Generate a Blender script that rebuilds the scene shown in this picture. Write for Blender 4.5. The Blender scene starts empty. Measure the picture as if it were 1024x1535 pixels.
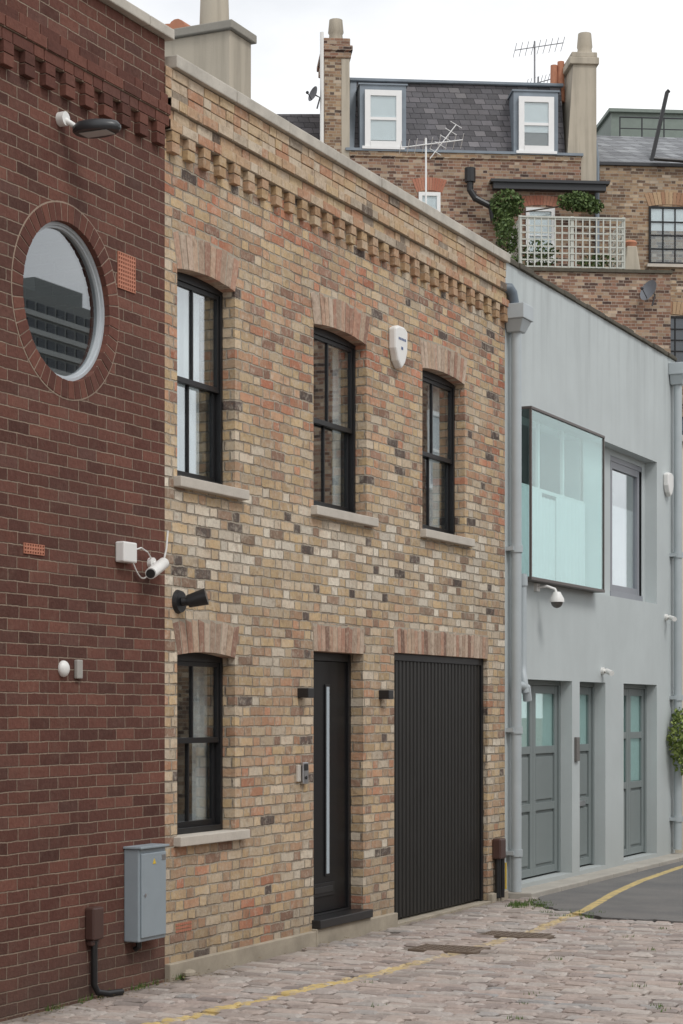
import bpy, math, random
from mathutils import Vector, Matrix
random.seed(7)
R=random.random
def U(a,b): return a+(b-a)*random.random()
COL=bpy.context.scene.collection

# ------------------------------------------------------------------ mesh builder
class MB:
    def __init__(s): s.v=[]; s.f=[]
    def add(s,vs,fs):
        n=len(s.v); s.v+= [tuple(p) for p in vs]; s.f+=[tuple(i+n for i in f) for f in fs]; return s
    def box(s,x0,x1,y0,y1,z0,z1):
        return s.add([(x0,y0,z0),(x1,y0,z0),(x1,y1,z0),(x0,y1,z0),(x0,y0,z1),(x1,y0,z1),(x1,y1,z1),(x0,y1,z1)],
              [(0,3,2,1),(4,5,6,7),(0,1,5,4),(1,2,6,5),(2,3,7,6),(3,0,4,7)])
    def prism(s,poly,a,b,axis='X'):
        n=len(poly)
        def P(p,t):
            return (t,p[0],p[1]) if axis=='X' else ((p[0],t,p[1]) if axis=='Y' else (p[0],p[1],t))
        vs=[P(p,a) for p in poly]+[P(p,b) for p in poly]
        fs=[tuple(range(n))[::-1],tuple(range(n,2*n))]+[(i,(i+1)%n,n+(i+1)%n,n+i) for i in range(n)]
        return s.add(vs,fs)
    def hexa(s,pts):
        return s.add(pts,[(0,3,2,1),(4,5,6,7),(0,1,5,4),(1,2,6,5),(2,3,7,6),(3,0,4,7)])
    def tube(s,pts,r,n=10,caps=True):
        pts=[Vector(p) for p in pts]; rs=r if isinstance(r,(list,tuple)) else [r]*len(pts)
        vs=[];fs=[]; m=len(pts); up=None
        for i,p in enumerate(pts):
            t=(pts[min(i+1,m-1)]-pts[max(i-1,0)])
            if t.length<1e-9: t=Vector((0,0,1))
            t.normalize()
            if up is None:
                up=Vector((0,0,1)) if abs(t.z)<.9 else Vector((1,0,0))
            a=t.cross(up)
            if a.length<1e-3: a=t.cross(Vector((0,1,0)))
            a.normalize(); b=a.cross(t).normalized(); up=b
            for k in range(n):
                w=2*math.pi*k/n; vs.append(p+(a*math.cos(w)+b*math.sin(w))*rs[i])
        for i in range(m-1):
            for k in range(n):
                k2=(k+1)%n; fs.append((i*n+k,i*n+k2,(i+1)*n+k2,(i+1)*n+k))
        if caps: fs.append(tuple(range(n))[::-1]); fs.append(tuple(range((m-1)*n,m*n)))
        return s.add(vs,fs)
    def sphere(s,c,r,sx=1,sy=1,sz=1,n=16,m=10):
        vs=[];fs=[]
        for j in range(m+1):
            t=math.pi*j/m
            for i in range(n):
                w=2*math.pi*i/n
                vs.append((c[0]+r*sx*math.sin(t)*math.cos(w),c[1]+r*sy*math.sin(t)*math.sin(w),c[2]+r*sz*math.cos(t)))
        for j in range(m):
            for i in range(n):
                fs.append((j*n+i,(j+1)*n+i,(j+1)*n+(i+1)%n,j*n+(i+1)%n))
        return s.add(vs,fs)
    def obj(s,name,mat,parent=None,bevel=0,smooth=False):
        me=bpy.data.meshes.new(name); me.from_pydata(s.v,[],s.f); me.update()
        o=bpy.data.objects.new(name,me); COL.objects.link(o)
        if mat: me.materials.append(mat)
        if parent: o.parent=parent
        if smooth:
            for p in me.polygons: p.use_smooth=True
            mod=o.modifiers.new("e","EDGE_SPLIT"); mod.split_angle=math.radians(40)
        if bevel:
            b=o.modifiers.new("b","BEVEL"); b.width=bevel; b.segments=2; b.limit_method='ANGLE'
        return o
def box(name,x0,x1,y0,y1,z0,z1,mat,parent=None,bevel=0):
    return MB().box(x0,x1,y0,y1,z0,z1).obj(name,mat,parent,bevel)
def empty(name,loc=(0,0,0),rot=0,parent=None):
    e=bpy.data.objects.new(name,None); COL.objects.link(e); e.location=loc; e.rotation_euler=(0,0,rot)
    e.empty_display_size=.2
    if parent: e.parent=parent
    return e
def cut(o,mb):
    c=mb.obj("cutter",None)
    m=o.modifiers.new("c","BOOLEAN"); m.object=c; m.operation='DIFFERENCE'; m.solver='EXACT'; m.use_self=False
    dg=bpy.context.evaluated_depsgraph_get(); dg.update()
    me=bpy.data.meshes.new_from_object(o.evaluated_get(dg)); o.modifiers.clear(); o.data=me
    bpy.data.objects.remove(c)

# ------------------------------------------------------------------ node helpers
class G:
    def __init__(s,name):
        s.m=bpy.data.materials.new(name); s.m.use_nodes=True; s.t=s.m.node_tree; s.t.nodes.clear()
        s.out=s.t.nodes.new("ShaderNodeOutputMaterial")
    def L(s,sock,v):
        if hasattr(v,"is_output"): s.t.links.new(v,sock)
        elif v is not None:
            if sock.type=='RGBA' and len(v)==3: v=(*v,1)
            sock.default_value=v
    def n(s,ty,props=None,**k):
        n=s.t.nodes.new(ty)
        for a,b in (props or {}).items(): setattr(n,a,b)
        for a,b in k.items(): s.L(n.inputs[a.replace('_',' ')],b)
        return n
    def m_(s,op,a,b=None,c=None,clamp=False):
        n=s.t.nodes.new("ShaderNodeMath"); n.operation=op; n.use_clamp=clamp
        for i,v in enumerate((a,b,c)):
            if v is not None: s.L(n.inputs[i],v)
        return n.outputs[0]
    def noise(s,vec,scale,detail=3,rough=.5,w=None,out=0):
        n=s.t.nodes.new("ShaderNodeTexNoise")
        if vec is not None:
            if w is not None:
                a=s.t.nodes.new("ShaderNodeVectorMath"); a.operation='ADD'; s.L(a.inputs[0],vec); a.inputs[1].default_value=(w*3.7,w*1.9,w*5.3); vec=a.outputs[0]
            s.L(n.inputs['Vector'],vec)
        n.inputs['Scale'].default_value=scale; n.inputs['Detail'].default_value=detail; n.inputs['Roughness'].default_value=rough
        return n.outputs[out]
    def map(s,v,a,b,c=0.,d=1.,smooth=False):
        n=s.t.nodes.new("ShaderNodeMapRange"); n.clamp=True
        if smooth: n.interpolation_type='SMOOTHSTEP'
        s.L(n.inputs[0],v)
        for i,x in enumerate((a,b,c,d)): s.L(n.inputs[i+1],x)
        return n.outputs[0]
    def ramp(s,f,stops,mode='LINEAR'):
        n=s.t.nodes.new("ShaderNodeValToRGB"); r=n.color_ramp; r.interpolation=mode
        while len(r.elements)<len(stops): r.elements.new(.5)
        for e,(p,c) in zip(r.elements,stops):
            e.position=p; e.color=(*c,1) if not isinstance(c,float) else (c,c,c,1)
        s.L(n.inputs[0],f); return n.outputs[0]
    def mix(s,f,a,b,mode='MIX'):
        n=s.t.nodes.new("ShaderNodeMix"); n.data_type='RGBA'; n.blend_type=mode
        s.L(n.inputs[0],f); s.L(n.inputs[6],a); s.L(n.inputs[7],b); return n.outputs[2]
    def obj(s): return s.t.nodes.new("ShaderNodeTexCoord").outputs['Object']
    def sep(s,v):
        n=s.t.nodes.new("ShaderNodeSeparateXYZ"); s.L(n.inputs[0],v); return n.outputs
    def comb(s,x,y,z=0.):
        n=s.t.nodes.new("ShaderNodeCombineXYZ")
        for i,v in enumerate((x,y,z)): s.L(n.inputs[i],v)
        return n.outputs[0]
    def white(s,vec):
        n=s.t.nodes.new("ShaderNodeTexWhiteNoise"); n.noise_dimensions='3D'; s.L(n.inputs['Vector'],vec); return n.outputs
    def bump(s,h,strength=.5,dist=.01):
        n=s.t.nodes.new("ShaderNodeBump"); n.inputs['Strength'].default_value=strength; n.inputs['Distance'].default_value=dist
        s.L(n.inputs['Height'],h); return n.outputs[0]
    def pbr(s,color,rough=.8,metal=0.,normal=None,spec=None):
        n=s.t.nodes.new("ShaderNodeBsdfPrincipled"); s.L(n.inputs['Base Color'],color); s.L(n.inputs['Roughness'],rough)
        n.inputs['Metallic'].default_value=metal
        if spec is not None: n.inputs['Specular IOR Level'].default_value=spec
        if normal: s.L(n.inputs['Normal'],normal)
        s.t.links.new(n.outputs[0],s.out.inputs[0]); return s.m

def brick_mat(name,stops,mortar,flemish=True,L=.225,H=.075,mw=.0055,bump=.7,smear=.35,wob=1.,zstops=None,mot=.35,dirt=0.,rough=.9,darks=None,smearc=None,foot=False,lite=False,mvar=(.60,1.2)):
    g=G(name); o=g.obj(); x,y,z=g.sep(o)
    ca=g.sep(g.noise(o,7,1,out=1)); cb=g.sep(g.noise(o,48,2,out=1))
    n1=g.m_('MULTIPLY',g.m_('SUBTRACT',ca[0],.5),.014*wob); n2=g.m_('MULTIPLY',g.m_('SUBTRACT',cb[0],.5),.015*wob)
    n3=g.m_('MULTIPLY',g.m_('SUBTRACT',ca[1],.5),.020*wob); n4=g.m_('MULTIPLY',g.m_('SUBTRACT',cb[1],.5),.014*wob)
    u=g.m_('ADD',g.m_('ADD',x,y),g.m_('ADD',n1,n2)); v=g.m_('ADD',z,g.m_('ADD',n3,n4))
    rv=g.m_('DIVIDE',v,H); row=g.m_('FLOOR',rv); par=g.m_('FLOORED_MODULO',row,2.)
    rr=g.white(g.comb(row,7.7,1.3))[0]
    P=L*1.5 if flemish else L
    u1=g.m_('ADD',g.m_('ADD',u,g.m_('MULTIPLY',par,P/2)),g.m_('MULTIPLY',rr,.05*wob))
    pu=g.m_('DIVIDE',u1,P); ci=g.m_('FLOOR',pu); f=g.m_('MULTIPLY',g.m_('SUBTRACT',pu,ci),P)
    if flemish:
        isH=g.m_('GREATER_THAN',f,L); loc=g.m_('SUBTRACT',f,g.m_('MULTIPLY',isH,L)); ln=g.m_('SUBTRACT',L,g.m_('MULTIPLY',isH,L/2))
        idu=g.m_('ADD',g.m_('MULTIPLY',ci,2.),isH)
    else:
        loc=f; ln=L; idu=ci
    du=g.m_('MINIMUM',loc,g.m_('SUBTRACT',ln,loc))
    vl=g.m_('MULTIPLY',g.m_('SUBTRACT',rv,row),H); dv=g.m_('MINIMUM',vl,g.m_('SUBTRACT',H,vl))
    d=g.m_('MINIMUM',du,dv)
    mask=g.map(d,mw*.65,mw*1.4,0.,1.,True)
    wn=g.white(g.comb(idu,row,2.2)); val=wn[0]; wc=g.sep(wn[1])
    if zstops:
        zz=g.ramp(g.m_('DIVIDE',z,6.5),zstops)
        zz=g.m_('ADD',g.m_('MULTIPLY',g.m_('SUBTRACT',zz,.5),1.3),g.m_('MULTIPLY',g.m_('SUBTRACT',g.noise(o,1.1,3),.5),.9))
        val=g.m_('ADD',g.m_('ADD',.12,g.m_('MULTIPLY',val,.76)),zz,clamp=True)
    col=g.ramp(val,stops)
    nb=g.noise(o,30,4,.7)
    if darks:
        col=g.mix(g.m_('MULTIPLY',g.m_('LESS_THAN',wc[0],darks[1]),.7),col,(.23,.165,.125))
        col=g.mix(g.m_('MULTIPLY',g.m_('LESS_THAN',wc[0],darks[0]),.90),col,(.09,.075,.068))
        col=g.mix(g.map(g.noise(o,12,5,.75,w=3.),.54,.68,0.,.55),col,(.22,.155,.11))
        col=g.mix(g.map(g.noise(o,19,5,.75,w=6.),.55,.68,0.,.30),col,(.46,.22,.13))
    br=g.m_('ADD',g.m_('MULTIPLY',wc[1],.34),.83)
    br=g.m_('MULTIPLY',br,g.m_('ADD',1-mot/2,g.m_('MULTIPLY',nb,mot)))
    col=g.mix(1.,col,g.comb(br,br,br),'MULTIPLY')
    if smear:
        sm=g.map(g.noise(o,15,6,.75,w=9.),.50,.68,0.,smear)
        col=g.mix(sm,col,smearc or mortar)
    mcol=g.mix(g.noise(o,40,2),tuple(c*mvar[0] for c in mortar),tuple(c*mvar[1] for c in mortar))
    if zstops: mcol=g.mix(g.map(g.noise(o,5,4,.7,w=11.),.45,.62,0.,.65),mcol,(.18,.14,.11))
    col=g.mix(mask,mcol,col)
    if dirt:
        dm=g.map(g.noise(o,.8,5,.65,w=2.),.42,.72,0.,dirt); col=g.mix(dm,col,(.05,.043,.038),'MIX')
    if foot:
        ft=g.map(g.m_('ADD',z,g.m_('MULTIPLY',g.noise(o,3,3),.5)),.1,.8,.40,0.)
        col=g.mix(ft,col,(.10,.085,.07))
    if lite: return g.pbr(col,rough,spec=.2)
    h=g.m_('ADD',g.m_('MULTIPLY',mask,.8),g.m_('ADD',g.m_('MULTIPLY',nb,.5),g.m_('MULTIPLY',wc[2],.35)))
    return g.pbr(col,rough,normal=g.bump(h,bump,.015),spec=.2)
def unit_mat(name,stops,bump=.6,mot=.4,smear=None,burn=False):
    g=G(name); o=g.obj(); r=g.n("ShaderNodeNewGeometry").outputs['Random Per Island']
    col=g.ramp(r,stops); nb=g.noise(o,30,4,.65)
    if burn: col=g.mix(g.map(g.noise(o,11,5,.7,w=3.),.52,.68,0.,.60),col,(.20,.14,.10))
    b=g.m_('ADD',1-mot/2,g.m_('MULTIPLY',nb,mot)); col=g.mix(1.,col,g.comb(b,b,b),'MULTIPLY')
    if smear: col=g.mix(g.map(g.noise(o,15,6,.75),.50,.68,0.,.5),col,smear)
    return g.pbr(col,.9,normal=g.bump(nb,bump,.008),spec=.2)
def plain(name,color,rough=.5,metal=0.,var=.12,scale=6,bump=0.,bscale=60,spec=None):
    g=G(name); o=g.obj(); n=g.noise(o,scale,4,.6)
    col=g.mix(n,tuple(c*(1-var) for c in color),tuple(min(1,c*(1+var)) for c in color))
    nm=g.bump(g.noise(o,bscale,3),bump,.004) if bump else None
    ro=g.m_('ADD',rough-.04,g.m_('MULTIPLY',n,.08))
    return g.pbr(col,ro,metal,nm,spec)
def glass_mat(name,r0,k,tint=(.90,.93,.93),gl=(.95,.98,1),warp=.0015):
    # sheet glass: reflectance rises from r0 (face on) towards grazing, same from both sides
    g=G(name); o=g.obj()
    fc=g.n("ShaderNodeLayerWeight",Blend=.5).outputs['Facing']; fr=g.m_('ADD',r0,g.m_('MULTIPLY',g.m_('POWER',fc,2.2),k),clamp=True)
    tr=g.n("ShaderNodeBsdfTransparent",Color=tint).outputs[0]; gs=g.n("ShaderNodeBsdfGlossy",Color=gl,Roughness=.01)
    if warp: g.L(gs.inputs['Normal'],g.bump(g.noise(o,2.2,1),.25,warp))
    mx=g.t.nodes.new("ShaderNodeMixShader"); g.L(mx.inputs[0],fr); g.L(mx.inputs[1],tr); g.L(mx.inputs[2],gs.outputs[0])
    g.t.links.new(mx.outputs[0],g.out.inputs[0]); return g.m

# ------------------------------------------------------------------ materials
YST=[(0,(.42,.165,.10)),(.16,(.47,.22,.135)),(.30,(.48,.29,.18)),(.44,(.44,.31,.205)),(.58,(.53,.385,.22)),(.72,(.53,.41,.275)),(.86,(.57,.475,.36)),(1,(.67,.60,.49))]
MORT=(.49,.425,.335)
yellow_brick=brick_mat("stock_brick",YST,MORT,zstops=[(0,.52),(.3,.54),(.40,.60),(.47,.66),(.54,.59),(.60,.46),(.70,.40),(.86,.41),(.92,.54),(1,.54)],smear=.6,smearc=(.58,.515,.42),mw=.0062,bump=1.,darks=(.03,.11),mot=.55,foot=True,dirt=.16)
yunit=unit_mat("stock_brick_unit",[(0,(.42,.22,.135)),(.25,(.45,.30,.19)),(.5,(.50,.37,.22)),(.75,(.49,.38,.27)),(.93,(.55,.46,.35)),(1,(.12,.09,.07))],smear=(.52,.455,.37),mot=.6,burn=True)
ydent=unit_mat("stock_brick_dentil",[(0,(.32,.19,.115)),(.4,(.44,.31,.175)),(.7,(.42,.26,.16)),(1,(.49,.38,.26))],smear=MORT,mot=.6,burn=True)
lunit=unit_mat("lintel_brick",[(0,(.20,.125,.095)),(.2,(.40,.225,.16)),(.4,(.48,.345,.25)),(.6,(.33,.235,.175)),(.8,(.52,.41,.32)),(1,(.42,.235,.165))],smear=MORT,mot=.7,burn=True)
BST=[(0,(.090,.040,.031)),(.3,(.120,.050,.038)),(.6,(.138,.058,.043)),(.85,(.163,.069,.050)),(1,(.108,.053,.043))]
BM=(.35,.265,.20)
brown_brick=brick_mat("brown_brick",BST,BM,flemish=False,mw=.0040,smear=.10,bump=.9,wob=.5,mot=.8,foot=True,dirt=.22,mvar=(.5,1.2))
bunit=unit_mat("brown_brick_unit",BST,mot=.7)
mortar=plain("mortar",tuple(c*.75 for c in MORT),.95,var=.35,scale=30,bump=.5)
bmortar=plain("brown_mortar",tuple(c*.85 for c in BM),.95,var=.3,scale=30,bump=.5)
def concrete(name,c,var=.22):
    g=G(name); o=g.obj(); n=g.noise(o,3,6,.65); n2=g.noise(o,70,3,.6)
    col=g.mix(g.map(n,.3,.7),tuple(k*(1-var) for k in c),c); col=g.mix(g.map(n2,.55,.75,0.,.35),col,tuple(k*.6 for k in c))
    return g.pbr(col,.88,normal=g.bump(n2,.4,.004),spec=.3)
stone=concrete("sill_stone",(.58,.53,.46)); coping=concrete("coping_stone",(.58,.54,.47),.35); plinthm=concrete("plinth_render",(.43,.375,.295),.35)
black=plain("black_frame",(.014,.014,.015),.4,var=.2,spec=.35)
blackdoor=plain("black_door_paint",(.009,.009,.010),.38,var=.2,spec=.3)
garagem=plain("garage_boards",(.016,.015,.0135),.45,var=.3,scale=3,spec=.35)
white=plain("white_plastic",(.74,.73,.70),.4,var=.05); whitep=plain("white_paint",(.80,.80,.79),.5,var=.06)
curtain=plain("curtain_cloth",(.82,.83,.84),.9,var=.06); darkroom=plain("room_wall",(.24,.23,.22),.9)
steel=plain("brushed_steel",(.55,.56,.58),.3,metal=1.); handlem=plain("frosted_strip",(.42,.48,.52),.25,var=.05)
terra=plain("terracotta",(.46,.19,.12),.85,var=.2,scale=20); orange=plain("clay_pot",(.45,.20,.12),.9,var=.25,scale=9)
glass=glass_mat("window_glass",.09,.75); glassdark=glass_mat("porthole_glass",.10,.95,(.5,.52,.52),warp=0)
glassbay=glass_mat("bay_glass",.05,.50,(.84,.93,.925),(.88,.99,.97),warp=.0008)
farglass=G("far_window_glass").pbr((.05,.06,.07),.06,spec=1.)
def render_mat(name,c,stain=.25):
    g=G(name); o=g.obj(); x,y,z=g.sep(o)
    n=g.noise(o,1.1,6,.6); st=g.noise(g.comb(g.m_('MULTIPLY',g.m_('ADD',x,y),6.),0.,g.m_('MULTIPLY',z,.45)),1.,5,.6)
    col=g.mix(g.map(n,.3,.7,0.,1.),tuple(k*.92 for k in c),tuple(k*1.04 for k in c))
    top=g.map(z,4.9,6.3,.12,1.); col=g.mix(g.m_('MULTIPLY',g.map(st,.45,.75,0.,stain),top),col,tuple(k*.45 for k in c))
    low=g.map(z,.1,.8,.5,0.); col=g.mix(g.m_('MULTIPLY',low,n),col,(.16,.16,.14))
    return g.pbr(col,.82,normal=g.bump(g.noise(o,90,3),.35,.004),spec=.3)
bluer=render_mat("pale_grey_render",(.51,.550,.548),.45); creamr=render_mat("cream_render",(.62,.56,.44)); chimr=render_mat("chimney_render",(.46,.41,.33),.6)
greydoor=plain("grey_door_paint",(.20,.23,.228),.5,var=.08); greyframe=plain("grey_window_frame",(.25,.26,.285),.45)
pipeg=plain("grey_pipe_paint",(.41,.45,.465),.42,var=.14,scale=4); bronze=plain("bronze_frame",(.09,.072,.064),.4)
cabm=plain("cabinet_grey",(.27,.315,.345),.5,var=.1); brownpl=plain("brown_plastic",(.07,.035,.028),.45); blackpl=plain("black_plastic",(.015,.015,.016),.4)
lead=plain("lead_flashing",(.20,.235,.27),.55,var=.3,scale=3); darklead=plain("dark_fascia",(.035,.037,.041),.6)
moss=plain("weathered_coping",(.09,.08,.06),.95,var=.5,scale=8,bump=.6)
FST=[(0,(.07,.045,.04)),(.2,(.18,.10,.07)),(.45,(.27,.145,.10)),(.65,(.33,.205,.135)),(.85,(.36,.26,.175)),(1,(.47,.37,.28))]
farbrick=brick_mat("old_house_brick",FST,(.40,.34,.28),smear=.2,dirt=.35,mw=.006,lite=True)
FST2=[(0,(.10,.07,.055)),(.25,(.22,.135,.09)),(.55,(.33,.215,.13)),(.85,(.40,.29,.185)),(1,(.52,.42,.32))]
farbrick2=brick_mat("london_stock_brick",FST2,(.40,.35,.28),smear=.2,dirt=.35,mw=.006,lite=True)
SST=[(0,(.085,.082,.088)),(.5,(.125,.120,.13)),(.85,(.16,.15,.16)),(1,(.22,.21,.215))]
slate=brick_mat("slate",SST,(.045,.045,.05),flemish=False,L=.28,H=.15,mw=.006,smear=.2,wob=.8,rough=.65,dirt=.3,smearc=(.23,.22,.21))
slate2=brick_mat("light_slate",[(0,(.17,.175,.185)),(1,(.27,.28,.29))],(.09,.09,.095),flemish=False,L=.30,H=.14,mw=.006,smear=0,wob=.6,rough=.65)
def leafmat(name,a,b):
    g=G(name); r=g.n("ShaderNodeNewGeometry").outputs['Random Per Island']; return g.pbr(g.mix(r,a,b),.6,spec=.3)
leaf=leafmat("ivy_leaf",(.04,.07,.022),(.13,.19,.06)); leafl=leafmat("shrub_leaf",(.10,.15,.03),(.30,.36,.11)); bark=plain("bark",(.08,.06,.045),.95,bump=.6)
grassm=leafmat("grass_blade",(.06,.12,.03),(.15,.22,.06)); litterm=leafmat("dry_leaf",(.12,.08,.04),(.30,.22,.12))

def leaves(mb,c,rad,n,size,shell=.5):
    for i in range(n):
        while 1:
            p=Vector((U(-1,1),U(-1,1),U(-1,1)))
            if shell<p.length<=1: break
        q=Vector((c[0]+p.x*rad[0],c[1]+p.y*rad[1],c[2]+p.z*rad[2]))
        a=Vector((U(-1,1),U(-1,1),U(-1,1))).normalized(); b=a.cross(Vector((U(-1,1),U(-1,1),U(-1,1)))).normalized(); s_=size*U(.6,1.3)
        mb.add([q-a*s_,q+b*s_*.55,q+a*s_,q-b*s_*.55],[(0,1,2,3)])

# ================================================================== YELLOW BRICK HOUSE
Y0,Y1=11.88,18.56
house=empty("brick_house")
def arch(y0,y1,z0,zs,zc,n=10):
    p=[(y0,z0),(y1,z0)]
    for i in range(n+1):
        t=i/n; p.append((y1+(y0-y1)*t, zs+(zc-zs)*4*t*(1-t)))
    return p
wall=box("facade_wall",-.33,0,Y0,Y1,-.1,6.28,yellow_brick,house)
WIN=[(12.05,12.90,3.47),(14.22,15.24,3.47),(16.45,17.48,3.47)]
c=MB()
for a,b,z in WIN: c.prism(arch(a,b,z-.04,4.915,4.95),-.6,.3)
c.prism(arch(12.05,12.90,.94,2.23,2.26),-.6,.3)
cut(wall,c)
c=MB(); c.box(-.6,.3,14.22,15.17,.12,2.32); c.box(-.6,.3,15.82,18.08,-.2,2.35); cut(wall,c)
b=MB(); b.box(-9,-.33,Y0,Y0+.2,-.1,6.28); b.box(-9,-.33,Y1-.2,Y1,-.1,6.28); b.box(-9,-8.8,Y0+.2,Y1-.2,-.1,6.2); b.obj("side_walls",farbrick,house)
b=MB(); b.box(-8.8,-.331,Y0+.2,Y1-.2,5.85,5.95); b.obj("flat_roof",lead,house)
b=MB(); b.box(-8.8,-.331,Y0+.2,Y1-.2,2.75,2.95); b.box(-8.8,-.331,Y0+.2,Y1-.2,-.1,0.02); b.box(-3.6,-3.5,Y0+.2,Y1-.2,0,5.8)
b.box(-3.5,-.34,13.3,13.4,.02,5.84); b.box(-3.5,-.34,15.68,15.78,.02,5.84); b.obj("interior_walls",darkroom,house)
b=MB()
yy=Y0+.09
while yy<Y1+.03:
    e=min(yy+U(.85,.95),Y1+.03); b.box(-.40,.05+U(-.004,.004),yy,e-.006,6.282,6.372+U(-.003,.003)); yy=e
b.obj("parapet_coping",coping,house,.008)
def course(mb,core,z0,z1,y0,y1,proj,L=.225,gap=.010,jit=.004,x0=0.):
    y=y0+U(-.15,0)
    core.box(x0-.05,x0+proj-.008,y0,y1,z0+.001,z1-.001)
    while y<y1:
        LL=L if random.random()<.6 or L<.2 else L/2
        a=max(y,y0); e=min(y+LL-gap,y1)
        if e-a>.03: mb.box(x0-.03,x0+proj+U(-jit,jit),a,e,z0+.004+U(-.002,.002),z1-.004+U(-.002,.002))
        y+=LL
def cornice(prefix,y0,y1,unitm,dentm,mort,parent):
    u=MB(); k=MB()
    for z0,pr in ((6.205,.012),(6.13,.010),(6.055,.012)): course(u,k,z0,z0+.075,y0,y1,pr)
    course(u,k,5.98,6.055,y0,y1,.058)
    course(u,k,5.905,5.98,y0,y1,.030)
    course(u,k,5.83,5.905,y0,y1,.052)
    u.obj(prefix+"_string_courses",unitm,parent,.003)
    d=MB()
    y=y0+.02
    while y<y1-.1:
        w=.100+U(-.006,.004)
        for zz in (5.755,5.68):
            d.box(-.03,.048+U(-.005,.004),y+U(-.004,.004),y+w,zz+.004,zz+.071)
        k.box(-.05,.038,y+.006,y+w-.006,5.69,5.83)
        y+=.225
    d.obj(prefix+"_dentils",dentm,parent,.003); k.obj(prefix+"_mortar",mort,parent)
cornice("cornice",Y0,Y1,yunit,ydent,mortar,house)
def flat_arch(mb,core,y0,y1,zs,zc,zt,splay=.07,th=.004):
    n=max(6,int(round((y1-y0)/.075)))
    def low(t): return y0+(y1-y0)*t, zs+(zc-zs)*4*t*(1-t)
    def top(t): return y0-splay+(y1-y0+2*splay)*t, zt+(zc-zs)*3*t*(1-t)
    poly=[low(i/12) for i in range(13)]+[top(1-i/12) for i in range(13)]
    core.prism(poly,-.05,.001)
    for i in range(n):
        a=(i+.07+U(-.03,.03))/n; b_=(i+.93+U(-.03,.03))/n
        l0=low(a);l1=low(b_);t1=top(b_);t0=top(a); j=U(-.003,.004)
        mb.prism([(l0[0],l0[1]-.0015),(l1[0],l1[1]-.0015),(t1[0],t1[1]-U(.0,.03)),(t0[0],t0[1]-U(.0,.03))],-.12,th+j)
u=MB();k=MB()
for a,b_,z in WIN: flat_arch(u,k,a,b_,4.915,4.95,5.17)
flat_arch(u,k,12.05,12.90,2.23,2.26,2.47)
flat_arch(u,k,14.22,15.17,2.32,2.321,2.54,.02)
flat_arch(u,k,15.82,18.08,2.35,2.351,2.575,.02)
u.obj("brick_arches",lunit,house,.002); k.obj("brick_arch_mortar",mortar,house)
def wavy(mb,x,y0,y1,z0,z1,amp=.02,per=.11):
    n=int((y1-y0)/.012); vs=[];fs=[]
    for i in range(n+1):
        yy=y0+(y1-y0)*i/n; a=x+amp*math.sin(2*math.pi*yy/per+math.sin(yy*9))
        vs+= [(a,yy,z0),(a,yy,z1)]
    for i in range(n): fs.append((2*i,2*i+2,2*i+3,2*i+1))
    mb.add(vs,fs)
def sash(name,y0,y1,z0,z1,zm,parent,xf=-.10,cur=None):
    e=empty(name,parent=parent); m=MB(); q=.034; s_=.032
    m.box(xf-.09,xf,y0+.002,y0+q,z0,z1); m.box(xf-.09,xf,y1-q,y1-.002,z0,z1)
    m.box(xf-.09,xf-.001,y0+q,y1-q,z1-.075,z1); m.box(xf-.09,xf+.01,y0+q,y1-q,z0,z0+.04)
    a=xf-.012
    for (xa,zz0,zz1) in ((a,zm-.02,z1-.075),(a-.034,z0+.04,zm+.02)):
        m.box(xa-.032,xa,y0+q,y0+q+s_,zz0,zz1); m.box(xa-.032,xa,y1-q-s_,y1-q,zz0,zz1)
        m.box(xa-.032,xa-.001,y0+q+s_,y1-q-s_,zz0,zz0+.04); m.box(xa-.032,xa-.001,y0+q+s_,y1-q-s_,zz1-.034,zz1)
        ym=(y0+y1)/2; m.box(xa-.03,xa-.003,ym-.010,ym+.010,zz0+.04,zz1-.034)
    m.obj("sash_frame",black,e,.002)
    gl=MB(); gl.box(a-.02,a-.016,y0+q+s_,y1-q-s_,zm,z1-.105); gl.box(a-.054,a-.050,y0+q+s_,y1-q-s_,z0+.07,zm); gl.obj("glass",glass,e)
    if cur:
        cm=MB()
        for c0,c1 in cur: wavy(cm,-.25,y0+(y1-y0)*c0,y0+(y1-y0)*c1,z0-.1,z1+.1)
        cm.obj("curtains",curtain,e)
sash("sash_window_1",12.05,12.90,3.47,4.96,4.19,house,cur=[(-.1,.92)])
sash("sash_window_2",14.22,15.24,3.47,4.96,4.19,house,cur=[(-.2,.1),(.85,1.2)])
sash("sash_window_3",16.45,17.48,3.47,4.96,4.19,house,cur=[(-.1,.15),(.7,1.2)])
sash("sash_window_4",12.05,12.90,.97,2.27,1.63,house,cur=[(.8,1.1)])
b=MB()
for a,b_,z in WIN: b.box(-.11,.06,a-.05,b_+.12,z-.075,z-.002)
b.box(-.11,.06,12.0,13.03,.90,.968); b.obj("window_sills",stone,house,.006)
b=MB(); b.box(-.01,.045,Y0,14.18,-.1,.10); b.box(-.01,.05,14.18,15.22,-.1,.115); b.box(-.01,.045,15.22,15.80,-.1,.10); b.obj("plinth",plinthm,house,.006)
b=MB(); b.box(-.3,.03,15.80,18.10,-.1,.004); b.box(-.01,.04,18.10,Y1,-.1,.07); b.obj("garage_threshold",plinthm,house,.005)
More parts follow.
